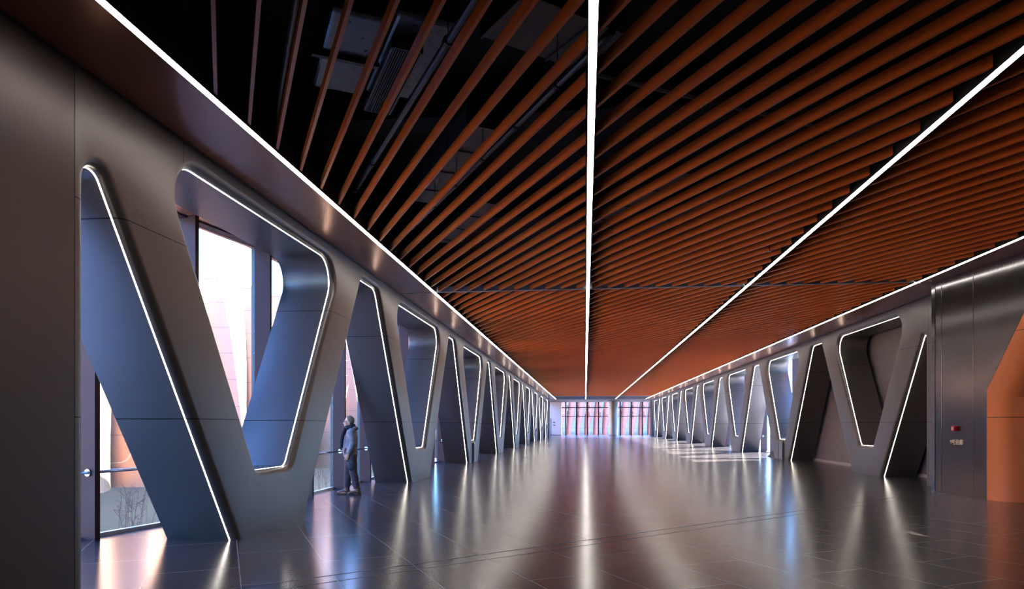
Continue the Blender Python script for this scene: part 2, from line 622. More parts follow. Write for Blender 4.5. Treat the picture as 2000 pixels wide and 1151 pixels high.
def column_mesh(first, sgn):
    """sgn=+1: face looks to +X (left wall); -1: face looks to -X (right wall)"""
    hole, left, right = edge_sets(first, sgn)
    mb = MB()

    def P(u, z, d):
        return (-sgn * d, u, z)

    fronts, backs, leds = {}, {}, {}
    for nm, pts, closed in (('hole', hole, True), ('left', left, False), ('right', right, False)):
        ns = normals(pts, closed)
        # orientation test: metal side
        mid = len(pts) // 2
        test = pts[mid] + ns[mid] * 0.02
        if nm == 'hole':
            c = Vector((0, 2.7))
            inward = (test - c).length < (pts[mid] - c).length
        elif nm == 'right':
            inward = test.x > pts[mid].x or test.y < pts[mid].y - 1e-9
            c = Vector((4.58, 1.5))
            inward = (test - c).length < (pts[mid] - c).length
        else:
            c = Vector((-4.58, 1.5)) if not first else Vector((-3.0, 1.0))
            inward = (test - c).length < (pts[mid] - c).length
        if inward:
            ns = [-n for n in ns]
        if not closed:
            # keep the end vertices on the floor line / joint line
            for i in (0, -1):
                p, n = pts[i], ns[i]
                if abs(p.y) < 1e-6:
                    ns[i] = Vector((n.x + n.y * (n.y / n.x), 0)) if abs(n.x) > 1e-6 else n
                elif abs(abs(p.x) - 4.58) < 1e-6:
                    ns[i] = Vector((0, n.y / abs(n.y)))
        rings = []
        SEG = 6
        for k in range(SEG + 1):
            a = math.pi / 2 * k / SEG
            off = BULL * (1 - math.sin(a))
            dep = BULL * (1 - math.cos(a))
            rings.append([P(*(p + n * off), dep) for p, n in zip(pts, ns)])
        rings.append([P(p.x, p.y, DEPTH) for p in pts])
        o = len(mb.v)
        m = len(pts)
        for r in rings:
            mb.v += r
        for i in range(len(rings) - 1):
            for k in range(m if closed else m - 1):
                k2 = (k + 1) % m
                mb.f.append((o + i * m + k, o + i * m + k2, o + (i + 1) * m + k2, o + (i + 1) * m + k))
        fronts[nm] = [(p + n * BULL) for p, n in zip(pts, ns)]
        backs[nm] = pts
        leds[nm] = (pts, ns, closed)
    ul = (-4.02 if sgn > 0 else -3.94) if first else -4.58

    def outline(s):
        pl = [Vector(p) for p in s['right']]
        if pl[0].y > pl[-1].y:
            pl = pl[::-1]            # foot -> top
        poly = pl + [Vector((4.58, ZC)), Vector((ul, ZC))]
        ll = [Vector(p) for p in s['left']]
        if first:
            poly += [Vector((ul, 0))]
            if ll[0].x > ll[-1].x:
                ll = ll[::-1]
            poly += ll
        else:
            if ll[0].y < ll[-1].y:
                ll = ll[::-1]
            poly += ll
        return poly

    for s, d in ((fronts, 0.0), (backs, DEPTH)):
        outer = outline(s)
        inner = [Vector(p) for p in s['hole']]
        tris = tessellate_polygon([[Vector((p.x, p.y, 0)) for p in outer], [Vector((p.x, p.y, 0)) for p in inner]])
        allp = outer + inner
        o = len(mb.v)
        mb.v += [P(p.x, p.y, d) for p in allp]
        mb.f += [tuple(o + i for i in t) for t in tris]
    # top cap
    o = len(mb.v)
    mb.v += [P(4.58, ZC, 0), P(ul, ZC, 0), P(ul, ZC, DEPTH), P(4.58, ZC, DEPTH)]
    mb.f.append((o, o + 1, o + 2, o + 3))
    for u in (ul, 4.58):
        z0 = 0 if (first and u == ul) else ZTOP
        o = len(mb.v)
        prof_c = [P(u, 0, 0)] if z0 == 0 else [P(u, ZTOP + BULL * (1 - math.sin(math.pi / 2 * k / 6)), BULL * (1 - math.cos(math.pi / 2 * k / 6))) for k in range(6, -1, -1)]
        cap_ = [P(u, z0, DEPTH)] + prof_c + [P(u, ZC, 0), P(u, ZC, DEPTH)]
        mb.v += cap_
        mb.f.append(tuple(range(o, o + len(cap_))))
    me = bpy.data.meshes.new('cladding')
    me.from_pydata(mb.v, [], mb.f)
    bm = bmesh.new()
    bm.from_mesh(me)
    bmesh.ops.remove_doubles(bm, verts=bm.verts, dist=0.0004)
    bmesh.ops.recalc_face_normals(bm, faces=bm.faces)
    bm.to_mesh(me)
    bm.free()
    me.materials.append(M['truss'])
    me.polygons.foreach_set('use_smooth', [True] * len(me.polygons))
    me.set_sharp_from_angle(angle=math.radians(24))
    led_meshes = {}
    for nm, (pts, ns, closed) in leds.items():
        lb = MB()
        m = len(pts)
        prof = [(0.0, 0.108), (-0.005, 0.109), (-0.005, 0.122), (0.0, 0.123)]
        for q in prof:
            lb.v += [P(*(p + n * q[0]), q[1]) for p, n in zip(pts, ns)]
        for i in range(3):
            for k in range(m if closed else m - 1):
                k2 = (k + 1) % m
                lb.f.append((i * m + k, i * m + k2, (i + 1) * m + k2, (i + 1) * m + k))
        led_meshes[nm] = lb.mesh('light_strip', M['ledstrip'])
    return me, led_meshes


def make_column(first, sgn, loc, label, group):
    me, lm = column_mesh(first, sgn)
    root = empty('truss_column', loc, label, 'column', group)
    link('cladding', me, root)
    for k in ('hole', 'left', 'right'):
        link('light_strip', lm[k], root)
    return root


def row_of_columns(sgn, x, y0, n, side):
    grp = f'V-shaped columns along the {side} side'
    a = make_column(True, sgn, (x, y0, 0), '', grp)
    bcol = make_column(False, sgn, (x, y0 + PITCH, 0), '', grp)
    cols = [a, bcol]
    for k in range(2, n):
        c = copy_tree(bcol)
        c.location = (x, y0 + PITCH * k, 0)
        cols.append(c)
    return cols


NL, NR = 9, 8
left_cols = row_of_columns(1, XL, 9.75, NL, 'left')
right_cols = row_of_columns(-1, XR, 22.30, NR, 'right')
left_cols[0]['label'] = 'largest V-shaped bronze metal column in the left foreground, nearest the viewer'
left_cols[1]['label'] = 'V-shaped metal column just behind the standing man, second on the left side'
left_cols[2]['label'] = 'third V-shaped metal column on the left side, with a hose cupboard in its foot'
for k in range(3, NL):
    left_cols[k]['label'] = f'{ordinal(k + 1)} V-shaped metal column from the front along the left side'
right_cols[0]['label'] = 'V-shaped metal column on the right in front of the mauve wall, nearest the steel panels'
right_cols[1]['label'] = 'second V-shaped metal column on the right, with a cupboard front in its foot'
for k in range(2, NR):
    right_cols[k]['label'] = f'{ordinal(k + 1)} V-shaped metal column from the front along the right side'

# flat cladding wall left of the first opening
wl = MB().box(XL - DEPTH, XL, YB, 5.722, 0, ZC)
tag(wl.build('wall_left', M['trussplain']), 'dark bronze metal wall filling the left edge of the view', 'wall', kind='structure')
# wall ends beyond the last columns
ye_l = 9.75 + PITCH * (NL - 1) + 4.58
ye_r = 22.30 + PITCH * (NR - 1) + 4.58
tag(MB().box(XL - 1.6, XL + 0.02, ye_l + 0.01, ye_l + 1.2, 0, ZC + 0.6).build('wall_left_end', M['darkmetal']), 'dark pier ending the left row of columns', 'pier', kind='structure')
tag(MB().box(XR - 0.02, XR + 1.6, ye_r + 0.01, ye_r + 1.2, 0, ZC + 0.6).build('wall_right_end', M['darkmetal']), 'dark pier ending the right row of columns', 'pier', kind='structure')
# pier between first right opening and steel panel wall
tag(MB().box(XR, XR + DEPTH, 16.9, 22.30 - 3.95, 0, ZC).build('wall_right_pier', M['truss']), 'narrow bronze metal wall strip beside the first right opening', 'wall', kind='structure')

# solid mauve wall behind the first right columns
tag(MB().box(9.80, 9.95, 16.9, 31.6, 0, 4.9).build('wall_right', M['plumwall']), 'mauve grey solid wall behind the first right V-shaped column', 'wall', kind='structure')
tag(MB().box(9.775, 9.80, 16.9, 31.6, 0, 0.10).build('baseboard_right', M['skirting']), 'pale skirting along the mauve wall', 'baseboard', kind='structure')

# soffits (their outer part closes the heads of the openings)
GLASS_L = [(-7.45, 5.10), (-7.09, 6.78), (-6.73, 8.47), (-6.37, 10.20), (-6.03, 11.95)]
sl_ = [(LIGHT_X[0] - 0.045, YB), (LIGHT_X[0] - 0.045, 87.6), (-6.20, 87.6), (-6.20, 11.95)] + [(x - 0.17, y) for x, y in GLASS_L[-2::-1]] + [(-7.62, YB)]
tag(MB().prism(sl_, ZC + 0.001, ZC + 0.05).build('trim_2', M['soffit']), 'glossy bronze soffit above the left columns', 'soffit', kind='structure')
tag(MB().box(LIGHT_X[3] + 0.045, 10.25, YB, 87.6, ZC + 0.001, ZC + 0.05).build('trim_3', M['soffit']), 'glossy bronze soffit above the right columns', 'soffit', kind='structure')
# dark recess line where soffit meets wall
tag(MB().box(XL + 0.001, XL + 0.02, YB, 87, ZC - 0.02, ZC).box(XR - 0.02, XR - 0.001, 17, 87, ZC - 0.02, ZC).build('trim_4', M['joint']), 'thin dark shadow gaps between the walls and the soffits', 'shadow gap', kind='structure')

# ------------------------------------------------------------------ ceiling light lines
names = ('left soffit edge', 'middle of the ceiling', 'right half of the ceiling', 'right soffit edge')
def light_line(x, y0, y1, label):
    root = empty('linear_light', (x, y0, ZC), label, 'ceiling light', 'long white light lines in the ceiling')
    ln = y1 - y0
    h = MB().box(-0.045, -0.037, 0, ln, 0, 0.24).box(0.037, 0.045, 0, ln, 0, 0.24).box(-0.037, 0.037, 0, ln, 0.03, 0.05)
    h.build('housing', M['darkmetal'], root)
    MB().box(-0.0365, 0.0365, 0.002, ln - 0.002, 0.002, 0.028).build('diffuser', M['led'], root)
for x, nm in zip(LIGHT_X, names):
    light_line(x, YB + 0.1, BAR_Y - 0.02, f'white light line along the {nm}, near side of the cross bar')
    light_line(x, BAR_Y + 0.03, 87.4, f'white light line along the {nm}, far side of the cross bar')

# cross bar
for xa, xb, nm in ((LIGHT_X[0] + 0.05, LIGHT_X[1] - 0.05, 'left'), (LIGHT_X[1] + 0.05, LIGHT_X[2] - 0.05, 'middle'), (LIGHT_X[2] + 0.05, LIGHT_X[3] - 0.05, 'right')):
    cb = MB().box(xa, xb, BAR_Y - 0.06, BAR_Y + 0.045, ZC + 0.012, ZC + 0.02)
    cb.box(xa, xb, BAR_Y + 0.03, BAR_Y + 0.045, ZC + 0.02, ZC + 0.16)
    tag(cb.build('cross_bar', M['bar']), f'blue grey metal bar crossing the slatted ceiling, {nm} length between two light lines', 'ceiling bar', 'lengths of the ceiling cross bar')

tag(MB().box(-4.59, LIGHT_X[0] - 0.05, BAR_Y - 0.012, BAR_Y + 0.012, ZC - 0.006, ZC + 0.001).box(LIGHT_X[3] + 0.05, 8.66, BAR_Y - 0.015, BAR_Y + 0.015, ZC - 0.008, ZC + 0.001).build('trim_5', M['bar']), 'thin metal joint strips across both soffits in line with the cross bar', 'joint strip', kind='structure')

# ------------------------------------------------------------------ slats
SL_W, SL_H, SL_P, SL_Y0 = 0.034, 0.12, 0.685, 2.56
SZ0 = ZC + 0.02
def clip(poly, axis, val, keep_greater):
    out = []
    n = len(poly)
    for i in range(n):
        a, c = poly[i], poly[(i + 1) % n]
        ia = (a[axis] >= val) == keep_greater
        ic = (c[axis] >= val) == keep_greater
        if ia:
            out.append(a)
        if ia != ic:
            t = (val - a[axis]) / (c[axis] - a[axis])
            out.append(a + (c - a) * t)
    return out

def in_view(p):
    c_, s_ = math.cos(YAW), math.sin(YAW)
    yc = -p[0] * s_ + p[1] * c_
    if yc < 0.3:
        return None
    xc = p[0] * c_ + p[1] * s_
    return (1000 + 1333 * xc / yc, 830 - 1333 * (p[2] - EYE) / yc)

D2 = Vector((SLAT_DIR.x, SLAT_DIR.y))
NRM = Vector((-D2.y, D2.x))
bays = [(LIGHT_X[0] + 0.055, LIGHT_X[1] - 0.06, 'left'), (LIGHT_X[1] + 0.055, LIGHT_X[2] - 0.075, 'middle'), (LIGHT_X[2] + 0.055, LIGHT_X[3] - 0.075, 'right')]
slats = []
for bi, (xa, xb, bn) in enumerate(bays):
    for part, ya, yb in (('near', -1.0, BAR_Y - 0.065), ('far', BAR_Y + 0.065, 79.0)):
        ks = range(-4, 160)
        row = []
        for k in ks:
            y0 = SL_Y0 + SL_P * k
            base = Vector((0, y0))
            # long strip along the slat direction
            poly = [base - D2 * 20 - NRM * SL_W / 2, base + D2 * 20 - NRM * SL_W / 2, base + D2 * 20 + NRM * SL_W / 2, base - D2 * 20 + NRM * SL_W / 2]
            for ax, v, kg in ((0, xa, True), (0, xb, False), (1, ya, True), (1, yb, False)):
                poly = clip(poly, ax, v, kg)
                if len(poly) < 3:
                    break
            if len(poly) < 3:
                continue
            if max((p - q).length for p in poly for q in poly) < 0.15:
                continue
            c = sum(poly, Vector((0, 0))) / len(poly)
            vis = False
            a_, b_ = max(poly, key=lambda p: p.y), min(poly, key=lambda p: p.y)
            for t in range(21):
                q = a_ + (b_ - a_) * t / 20
                pr = in_view((q.x, q.y, SZ0))
                if pr and -5 < pr[0] < 2005 and -5 < pr[1] < 1151:
                    vis = True
            if vis:
                row.append((c, poly))
        row.sort(key=lambda r: abs(r[0].y - BAR_Y))
        for i, r in enumerate(row):
            slats.append((r[0].length, r[0], r[1], bn, part, i + 1))
slats.sort(key=lambda s: s[0])
rest = MB()
for i, (d, c, poly, bn, part, k) in enumerate(slats):
    if i < 300:
        mb = MB().prism([p - c for p in poly], 0, SL_H)
        o = mb.build('orange_slat', M['slat'], loc=(c.x, c.y, SZ0))
        tag(o, f'orange ceiling slat in the {bn} bay, {ordinal(k)} from the cross bar on its {part} side', 'ceiling slat', f'orange slats in the {bn} ceiling bay')
    else:
        rest.prism(poly, SZ0, SZ0 + SL_H)
if rest.v:
    tag(rest.build('orange_slats_far', M['slat']), 'dense run of orange slats at the far end of the ceiling', 'ceiling slats', kind='stuff')

# far plain ceiling after the slats
tag(MB().box(LIGHT_X[0] + 0.05, LIGHT_X[1] - 0.05, 79.6, Y_END, ZC + 0.01, ZC + 0.06).box(LIGHT_X[1] + 0.05, LIGHT_X[2] - 0.05, 79.6, Y_END, ZC + 0.01, ZC + 0.06).box(LIGHT_X[2] + 0.05, LIGHT_X[3] - 0.05, 79.6, Y_END, ZC + 0.01, ZC + 0.06).box(-6.2, 10.25, 87.6, Y_END - 0.3, ZC + 0.002, ZC + 0.05).build('ceiling_far', M['farceil']), 'plain brown ceiling strip before the far windows', 'ceiling', kind='structure')
tag(MB().box(LIGHT_X[0] + 0.05, 8.0, 79.2, 79.45, ZC - 0.01, ZC + 0.12).build('trim_6', M['bar']), 'pale bar closing the far end of the slatted ceiling', 'ceiling bar', kind='structure')
tag(MB().box(-6, 9.6, 88.6, 88.8, ZC - 0.03, ZC).build('trim_7', M['frame']), 'pale line across the far brown ceiling', 'ceiling line', kind='structure')

# ------------------------------------------------------------------ windows with fins, handrails
def window_proto(sgn, span):
    """origin on the glass line at the near fin; sgn=+1: room lies to +X"""
    root = bpy.data.objects.new('window', None)
    COL.objects.link(root)
    MB().box(-0.008, 0.008, 0.03, span - 0.03, 0.05, 4.80).build('pane', M['glass'], root)
    MB().box(-0.04, 0.04, 0.03, span - 0.03, 0.0, 0.05).build('sill_frame', M['frame'], root)
    MB().box(-0.05, 0.16, 0.03, span - 0.03, 4.80, 4.86).build('head_frame', M['fin'], root)
    f = MB().box(min(0.02 * sgn, 0.31 * sgn), max(0.02 * sgn, 0.31 * sgn), -0.04, 0.04, 0, 4.83)
    f.build('fin', M['fin'], root)
    MB().box(-0.05, 0.05, -0.03, 0.03, 0, 4.83).build('mullion', M['darkmetal'], root)
    return root

def rail_proto(sgn, span):
    root = bpy.data.objects.new('handrail', None)
    COL.objects.link(root)
    x = 0.2 * sgn
    MB().tube([(x, 0.05, 0.905), (x, span - 0.05, 0.905)], 0.021, 12).build('rail', M['steel'], root, True)
    for y0, y1 in ((0.041, 0.06), (span - 0.06, span - 0.041)):
        MB().tube([(x, y0, 0.905), (x, y1, 0.905)], 0.05, 16).build('flange', M['steel'], root, 30)
    return root

WSP = 1.95
GX = -6.03
# flared first part of the left glass line
pts = [(-7.45, 5.10), (-7.09, 6.78), (-6.73, 8.47), (-6.37, 10.20), (-6.03, 11.95)]
win_n = 0
def place_window(o, x, y, rz, label):
    global win_n
    win_n += 1
    o.name = f'window_{win_n}'
    o.location = (x, y, 0)
    o.rotation_euler = (0, 0, rz)
    tag(o, label, 'window', kind='structure')
rail_labels = []
for i in range(len(pts) - 1):
    a, c = Vector(pts[i]), Vector(pts[i + 1])
    sp = (c - a).length
    rz = math.atan2(c.y - a.y, c.x - a.x) - math.pi / 2
    place_window(window_proto(1, sp), a.x, a.y, rz, f'{ordinal(i + 1)} floor to ceiling window bay from the front on the left, angled part')
    if i >= 1:
        r = rail_proto(1, sp)
        r.location = (a.x, a.y, 0)
        r.rotation_euler = (0, 0, rz)
        tag(r, ['', 'steel handrail in the window bay at the left edge, beside the dark wall', 'steel handrail seen left of the foot of the nearest column', 'steel handrail hidden behind the foot of the nearest left column'][i], 'handrail', 'steel handrails along the left windows')
wp = window_proto(1, WSP)
rp = rail_proto(1, WSP)
YL0 = 11.95
nl = int((Y_END - YL0) / WSP)
for k in range(nl):
    o = wp if k == 0 else copy_tree(wp)
    place_window(o, GX, YL0 + WSP * k, 0, f'{ordinal(k + 5)} floor to ceiling window bay from the front on the left')
for k in range(0, 12):
    r = rp if k == 0 else copy_tree(rp)
    r.location = (GX, YL0 + WSP * k, 0)
    lab = {1: 'steel handrail between the nearest left column and the standing man', 2: 'steel handrail just behind the standing man'}.get(k, f'{ordinal(k + 4)} steel handrail from the front along the left windows')
    tag(r, lab, 'handrail', 'steel handrails along the left windows')
# right side
GXR = 10.10
wpr = window_proto(-1, WSP)
rpr = rail_proto(-1, WSP)
YR0 = 31.75
nr = int((Y_END - YR0) / WSP)
for k in range(nr):
    o = wpr if k == 0 else copy_tree(wpr)
    place_window(o, GXR, YR0 + WSP * k, 0, f'{ordinal(k + 1)} floor to ceiling window bay after the mauve wall on the right')
for k in range(0, 8):
    r = rpr if k == 0 else copy_tree(rpr)
    r.location = (GXR, YR0 + WSP * k, 0)
    tag(r, f'{ordinal(k + 1)} steel handrail after the mauve wall along the right windows', 'handrail', 'steel handrails along the right windows')

# dark wedge beside the second right foot
wedge = MB()
wedge.add([(9.0, 33.0, 0), (8.75, 34.2, 0), (9.6, 33.6, 0), (9.15, 33.2, 0.62)], [(0, 1, 3), (1, 2, 3), (2, 0, 3), (0, 2, 1)])
tag(wedge.build('metal_wedge', M['darkmetal']), 'small dark metal wedge on the floor beside the second right column', 'wedge')

# cupboards in two column feet
def cupboard(x, y, sgn, label):
    root = empty('hose_cupboard', (x, y, 0), label, 'cupboard', 'slim cupboards in the column feet')
    bevel_obj(MB().box(min(sgn * 0.002, sgn * 0.05), max(sgn * 0.002, sgn * 0.05), -0.42, 0.42, 0, 0.80).build('body', M['truss'], root), 0.006)
    bevel_obj(MB().box(min(sgn * 0.051, sgn * 0.075), max(sgn * 0.051, sgn * 0.075), -0.40, 0.06, 0.03, 0.78).build('door', M['column'], root), 0.006)
    MB().box(min(sgn * 0.05, sgn * 0.056), max(sgn * 0.05, sgn * 0.056), 0.07, 0.20, 0.03, 0.78).build('slot', M['black'], root)
cupboard(XL, 9.75 + 2 * PITCH, 1, 'slim metal cupboard with a black slot in the third left column foot')
cupboard(XR, 22.30 + PITCH, -1, 'slim metal cupboard front in the second right column foot')

# ------------------------------------------------------------------ right foreground: steel panels, orange portal
def px(y):                     # the panel wall runs slightly off the hall axis
    return 8.05 + 0.085 * (16.74 - y)
pw = MB()
seg = [16.74, 16.50, 15.38, 13.72, 12.0]
def panel(y1, y0, z0, z1, t=0.03):
    pass
# outline of the panel wall in (y, z) with the portal cut away
EDGE = [(14.98, 0.0), (14.98, 2.26), (13.34, 4.48), (9.2, 4.48), (7.2, 2.25), (7.2, 0.0)]
def steel_piece(poly):
    v0 = [(px(y), y, z) for y, z in poly]
    v1 = [(px(y) + 0.25, y, z) for y, z in poly]
    n = len(poly)
    pw.add(v0 + v1, [tuple(range(n)), tuple(range(2 * n - 1, n - 1, -1))] + [(i, n + i, n + (i + 1) % n, (i + 1) % n) for i in range(n)])
g_ = 0.007
steel_piece([(16.74, 0), (16.50 + g_, 0), (16.50 + g_, ZC), (16.74, ZC)])
steel_piece([(16.50 - g_, 0), (15.40 + g_, 0), (15.40 + g_, ZC), (16.50 - g_, ZC)])
steel_piece([(15.40 - g_, 0), (14.98, 0), (14.98, 2.26), (13.80 + g_, 3.857), (13.80 + g_, ZC), (15.40 - g_, ZC)])
steel_piece([(13.80 - g_, 3.868), (13.34, 4.48), (11.1 + g_, 4.48), (11.1 + g_, ZC), (13.80 - g_, ZC)])
steel_piece([(11.1 - g_, 4.48), (9.2, 4.48), (7.2, 2.25), (7.2, 0), (YB, 0), (YB, ZC), (11.1 - g_, ZC)])
wr = pw.build('wall_right_panels', M['panel'])
bevel_obj(wr, 0.004, 2)
tag(wr, 'dark brushed steel panel wall at the right edge', 'wall', kind='structure')
tag(MB().box(8.04, XR + 1.0, 16.741, 16.89, 0, ZC).build('wall_right_return', M['panel']), 'steel return at the end of the right panel wall', 'wall', kind='structure')

# portal: rounded orange jamb following the cut edge
R_J = 0.55
pe = [Vector(p) for p in EDGE]
pn = normals(pe, False)
c0 = Vector((11.1, 1.5))
pn = [n if (p + n * 0.1 - c0).length < (p - c0).length else -n for p, n in zip(pe, pn)]
for i in (0, -1):
    pn[i] = Vector((pn[i].x, 0)).normalized()
pm = MB()
rings = []
prof = [(R_J * math.sin(a), R_J * (1 - math.cos(a))) for a in [math.pi / 2 * k / 12 for k in range(13)]] + [(R_J, R_J + 0.4)]
for off, dx in prof:
    ring = []
    for p, n in zip(pe, pn):
        q = p + n * off
        ring.append((px(p.x) + 0.004 + dx, q.x, max(0.0, q.y)))
    rings.append(ring)
m_ = len(pe)
for r in rings:
    pm.v += r
for i in range(len(rings) - 1):
    for k in range(m_ - 1):
        pm.f.append((i * m_ + k, i * m_ + k + 1, (i + 1) * m_ + k + 1, (i + 1) * m_ + k))
seam_color(M['orange'], [('Z', 1.69, 0.008, None), ('Z', 3.36, 0.006, None)], (0.12, 0.03, 0.015))
po = link('portal_lining', pm.mesh('portal_lining', M['orange'], 30))
tag(po, 'orange curved metal portal lining at the right edge of the view', 'portal')
tag(MB().box(10.4, 10.5, YB, 16.7, 0, ZC).build('wall_right_niche', M['plumwall']), 'dark wall at the back of the orange portal', 'wall', kind='structure')

# alarm and lettering on the steel panel
ry, rz_ = 15.98, 1.455
ang = math.atan2(-(px(15) - px(16)), 1)
alarm = empty('fire_alarm', (px(ry), ry, rz_), 'small red fire alarm box on the steel panel above the lettering', 'fire alarm')
bevel_obj(MB().box(-0.075, 0.0, -0.06, 0.06, -0.055, 0.055).build('body', M['red'], alarm), 0.01, 3)
MB().box(-0.080, -0.0755, -0.028, 0.035, -0.028, 0.028).build('lens', M['redlens'], alarm)
MB().box(-0.082, -0.0805, -0.018, 0.022, -0.006, 0.004).build('mark', M['red'], alarm)

tcu = bpy.data.curves.new('sign', 'FONT')
tcu.body = '9号连廊'
tcu.size = 0.13
tcu.extrude = 0.006
tcu.align_x = 'CENTER'
to = bpy.data.objects.new('sign_tmp', tcu)
COL.objects.link(to)
dg = bpy.context.evaluated_depsgraph_get()
sm = bpy.data.meshes.new_from_object(to.evaluated_get(dg))
bpy.data.objects.remove(to)
sm.materials.clear()
sm.materials.append(M['letter'])
so = link('raised_lettering', sm)
sy = 15.95
so.matrix_world = Matrix(((0.085, 0, -1, px(sy) - 0.008), (-1, 0, -0.085, sy), (0, 1, 0, 1.11), (0, 0, 0, 1)))
tag(so, 'pale lettering 9号连廊 on the dark steel panel wall', 'sign')

# ------------------------------------------------------------------ far end
Z_E = ZC
tag(MB().box(-6.4, -3.42, Y_END - 0.3, Y_END, 0, 6.5).build('wall_end', M['white']), 'pale grey wall at the far left end of the hall', 'wall', kind='structure')
tag(MB().box(-3.42, 10.5, Y_END - 0.15, Y_END, ZC, 6.5).box(9.3, 10.6, Y_END - 0.3, Y_END, 0, 6.5).build('wall_end_upper', M['farceil']), 'dark strip above the far windows', 'wall', kind='structure')
tag(MB().box(-5.05, -4.95, Y_END - 0.33, Y_END - 0.30, 0, 2.5).build('door_1', M['plate']), 'narrow dark door edge in the far pale wall', 'door', kind='structure')
pl = empty('switch_plate', (-4.5, Y_END - 0.3, 1.6), 'upper small dark plate on the far pale wall', 'wall plate', 'small plates on the far wall')
MB().box(-0.15, 0.15, -0.02, 0, 0.18, 0.32).build('plate', M['plate'], pl)
pl2 = copy_tree(pl)
pl2.location = (-4.5, Y_END - 0.3, 1.22)
pl2['label'] = 'lower small dark plate on the far pale wall'
tag(MB().box(-6.0, -3.42, Y_END - 0.33, Y_END - 0.3, 0, 0.08).build('baseboard_end', M['plate']), 'dark skirting on the far pale wall', 'baseboard', kind='structure')

def far_window(x0, x1, mull, idx, label):
    root = empty(f'window_{idx}', (x0, Y_END - 0.2, 0), label, 'window', kind='structure')
    w = x1 - x0
    MB().box(0, w, 0.03, 0.045, 0.05, ZC).build('pane', M['glass'], root)
    for m in mull:
        MB().box(m - x0 - 0.13, m - x0 + 0.05, -0.12, 0.06, 0, ZC).build('mullion', M['black'], root)
        for zz, hh in ((3.85, 0.55), (2.55, 0.95)):
            st = MB()
            st.tube([(m - x0 + 0.10, -0.05, zz), (m - x0 + 0.17, -0.05, zz + hh)], 0.03, 6)
            st.tube([(m - x0 + 0.17, -0.05, zz + hh), (m - x0 + 0.34, -0.05, zz)], 0.03, 6)
            st.tube([(m - x0 + 0.10, -0.05, zz + hh * 0.3), (m - x0 + 0.30, -0.05, zz + hh * 0.3)], 0.022, 6)
            st.build('opening_stay', M['black'], root)
    for z, h in ((4.05, 0.14), (2.78, 0.08), (1.02, 0.03)):
        MB().box(0, w, -0.06, 0.06, z - h / 2, z + h / 2).build('transom', M['black'] if z > 2 else M['steel'], root)
    MB().box(0, w, -0.03, 0.06, 0, 0.05).build('sill_frame', M['frame'], root)
U = lambda p: (p - 1143) / 1333.0 * 99.5 * 1.005 + 0.0
far_window(-3.42, 3.3, [U(1106.0) , U(1127.0), U(1148.0), U(1169.0)], win_n + 1, 'wide far end window left of the round column')
far_window(3.9, 9.3, [U(1210.5), U(1231.5), U(1252.5)], win_n + 2, 'far end window right of the round column')
rc = empty('round_column', (U(1196), Y_END - 2.2, 0), 'round grey metal column between the far windows', 'column')
ring = lambda r, z: [(r * math.cos(2 * math.pi * k / 40), r * math.sin(2 * math.pi * k / 40), z) for k in range(40)]
MB().loft([ring(0.66, 0.12), ring(0.66, ZC)]).build('shaft', M['column'], rc, 30)
MB().loft([ring(0.68, 0.0), ring(0.68, 0.12)]).build('base', M['plate'], rc, 30)

# ------------------------------------------------------------------ things in the ceiling void
def void_pipe(p, q, z, r, label, name='service_pipe', m='pipe', cat='pipe'):
    a, c = Vector((*p, z)), Vector((*q, z))
    mb = MB().tube([a, c], r, 10)
    d = (c - a).normalized()
    n = int((c - a).length / 1.1)
    o = mb.build(name, M[m], smooth=30)
    tag(o, label, cat, 'services above the slats')
    for k in range(1, n + 1):
        t = a + d * (k * 1.1)
        if (t.xy - Vector((-2.3, 7.4))).length < 1.25:
            continue
        cl = MB().tube([t, t + Vector((0, 0, 6.55 - z))], 0.006, 5)
        cl.tube([t - d * 0.03, t + d * 0.03], r * 1.35, 10)
        cl.build('hanger', M['darkmetal'], o)

def along(x, y, l0, l1):
    b_ = Vector((x, y))
    return b_ + D2 * l0, b_ + D2 * l1
void_pipe((-2.37, 5.45), (-4.1, 8.58), 5.2, 0.028, 'grey conduit above the slats near the left light line')
void_pipe((-0.75, 5.46), (-3.6, 10.38), 5.2, 0.04, 'dark conduit above the left slats beside the grille')
void_pipe((0.25, 6.4), (-3.2, 12.4), 5.2, 0.04, 'dark conduit above the left slats nearer the middle light')
void_pipe((2.6, 6.3), (-1.2, 13.2), 5.2, 0.035, 'dark conduit above the slats crossing under the middle light')
void_pipe((3.6, 8.5), (0.8, 13.6), 5.2, 0.035, 'dark conduit above the slats of the middle bay')
void_pipe((0.05, 7.33), (3.7, 9.4), 5.32, 0.05, 'dark double cross pipe above the slats of the middle bay')
# foil covered unit with grille
rot = math.atan2(D2.y, D2.x) - math.pi / 2
ah = empty('air_handling_unit', (-2.4, 7.35, 5.55), 'foil wrapped air handling unit with a long grille above the left slats', 'air handling unit')
ah.rotation_euler = (0, 0, rot)
bevel_obj(MB().box(-0.52, 0.10, -0.86, 0.80, 0, 0.5).build('foil_cover', M['foil'], ah), 0.05, 3)
bevel_obj(MB().box(0.10, 0.78, -0.95, 0.80, 0.06, 0.48).build('foil_collar', M['foil'], ah), 0.06, 3)
gb = MB().box(0.15, 0.47, -0.56, 0.99, -0.06, -0.045)
gb.build('grille_box', M['black'], ah)
gr = MB()
for s_ in (0.14, 0.455):
    gr.box(s_, s_ + 0.025, -0.57, 1.0, -0.08, 0.0)
for s_ in (-0.57, 0.975):
    gr.box(0.14, 0.48, s_, s_ + 0.025, -0.08, 0.0)
for k in range(11):
    x_ = 0.172 + k * 0.026
    gr.box(x_, x_ + 0.010, -0.55, 0.98, -0.085, -0.06)
gr.build('grille', M['grille'], ah)
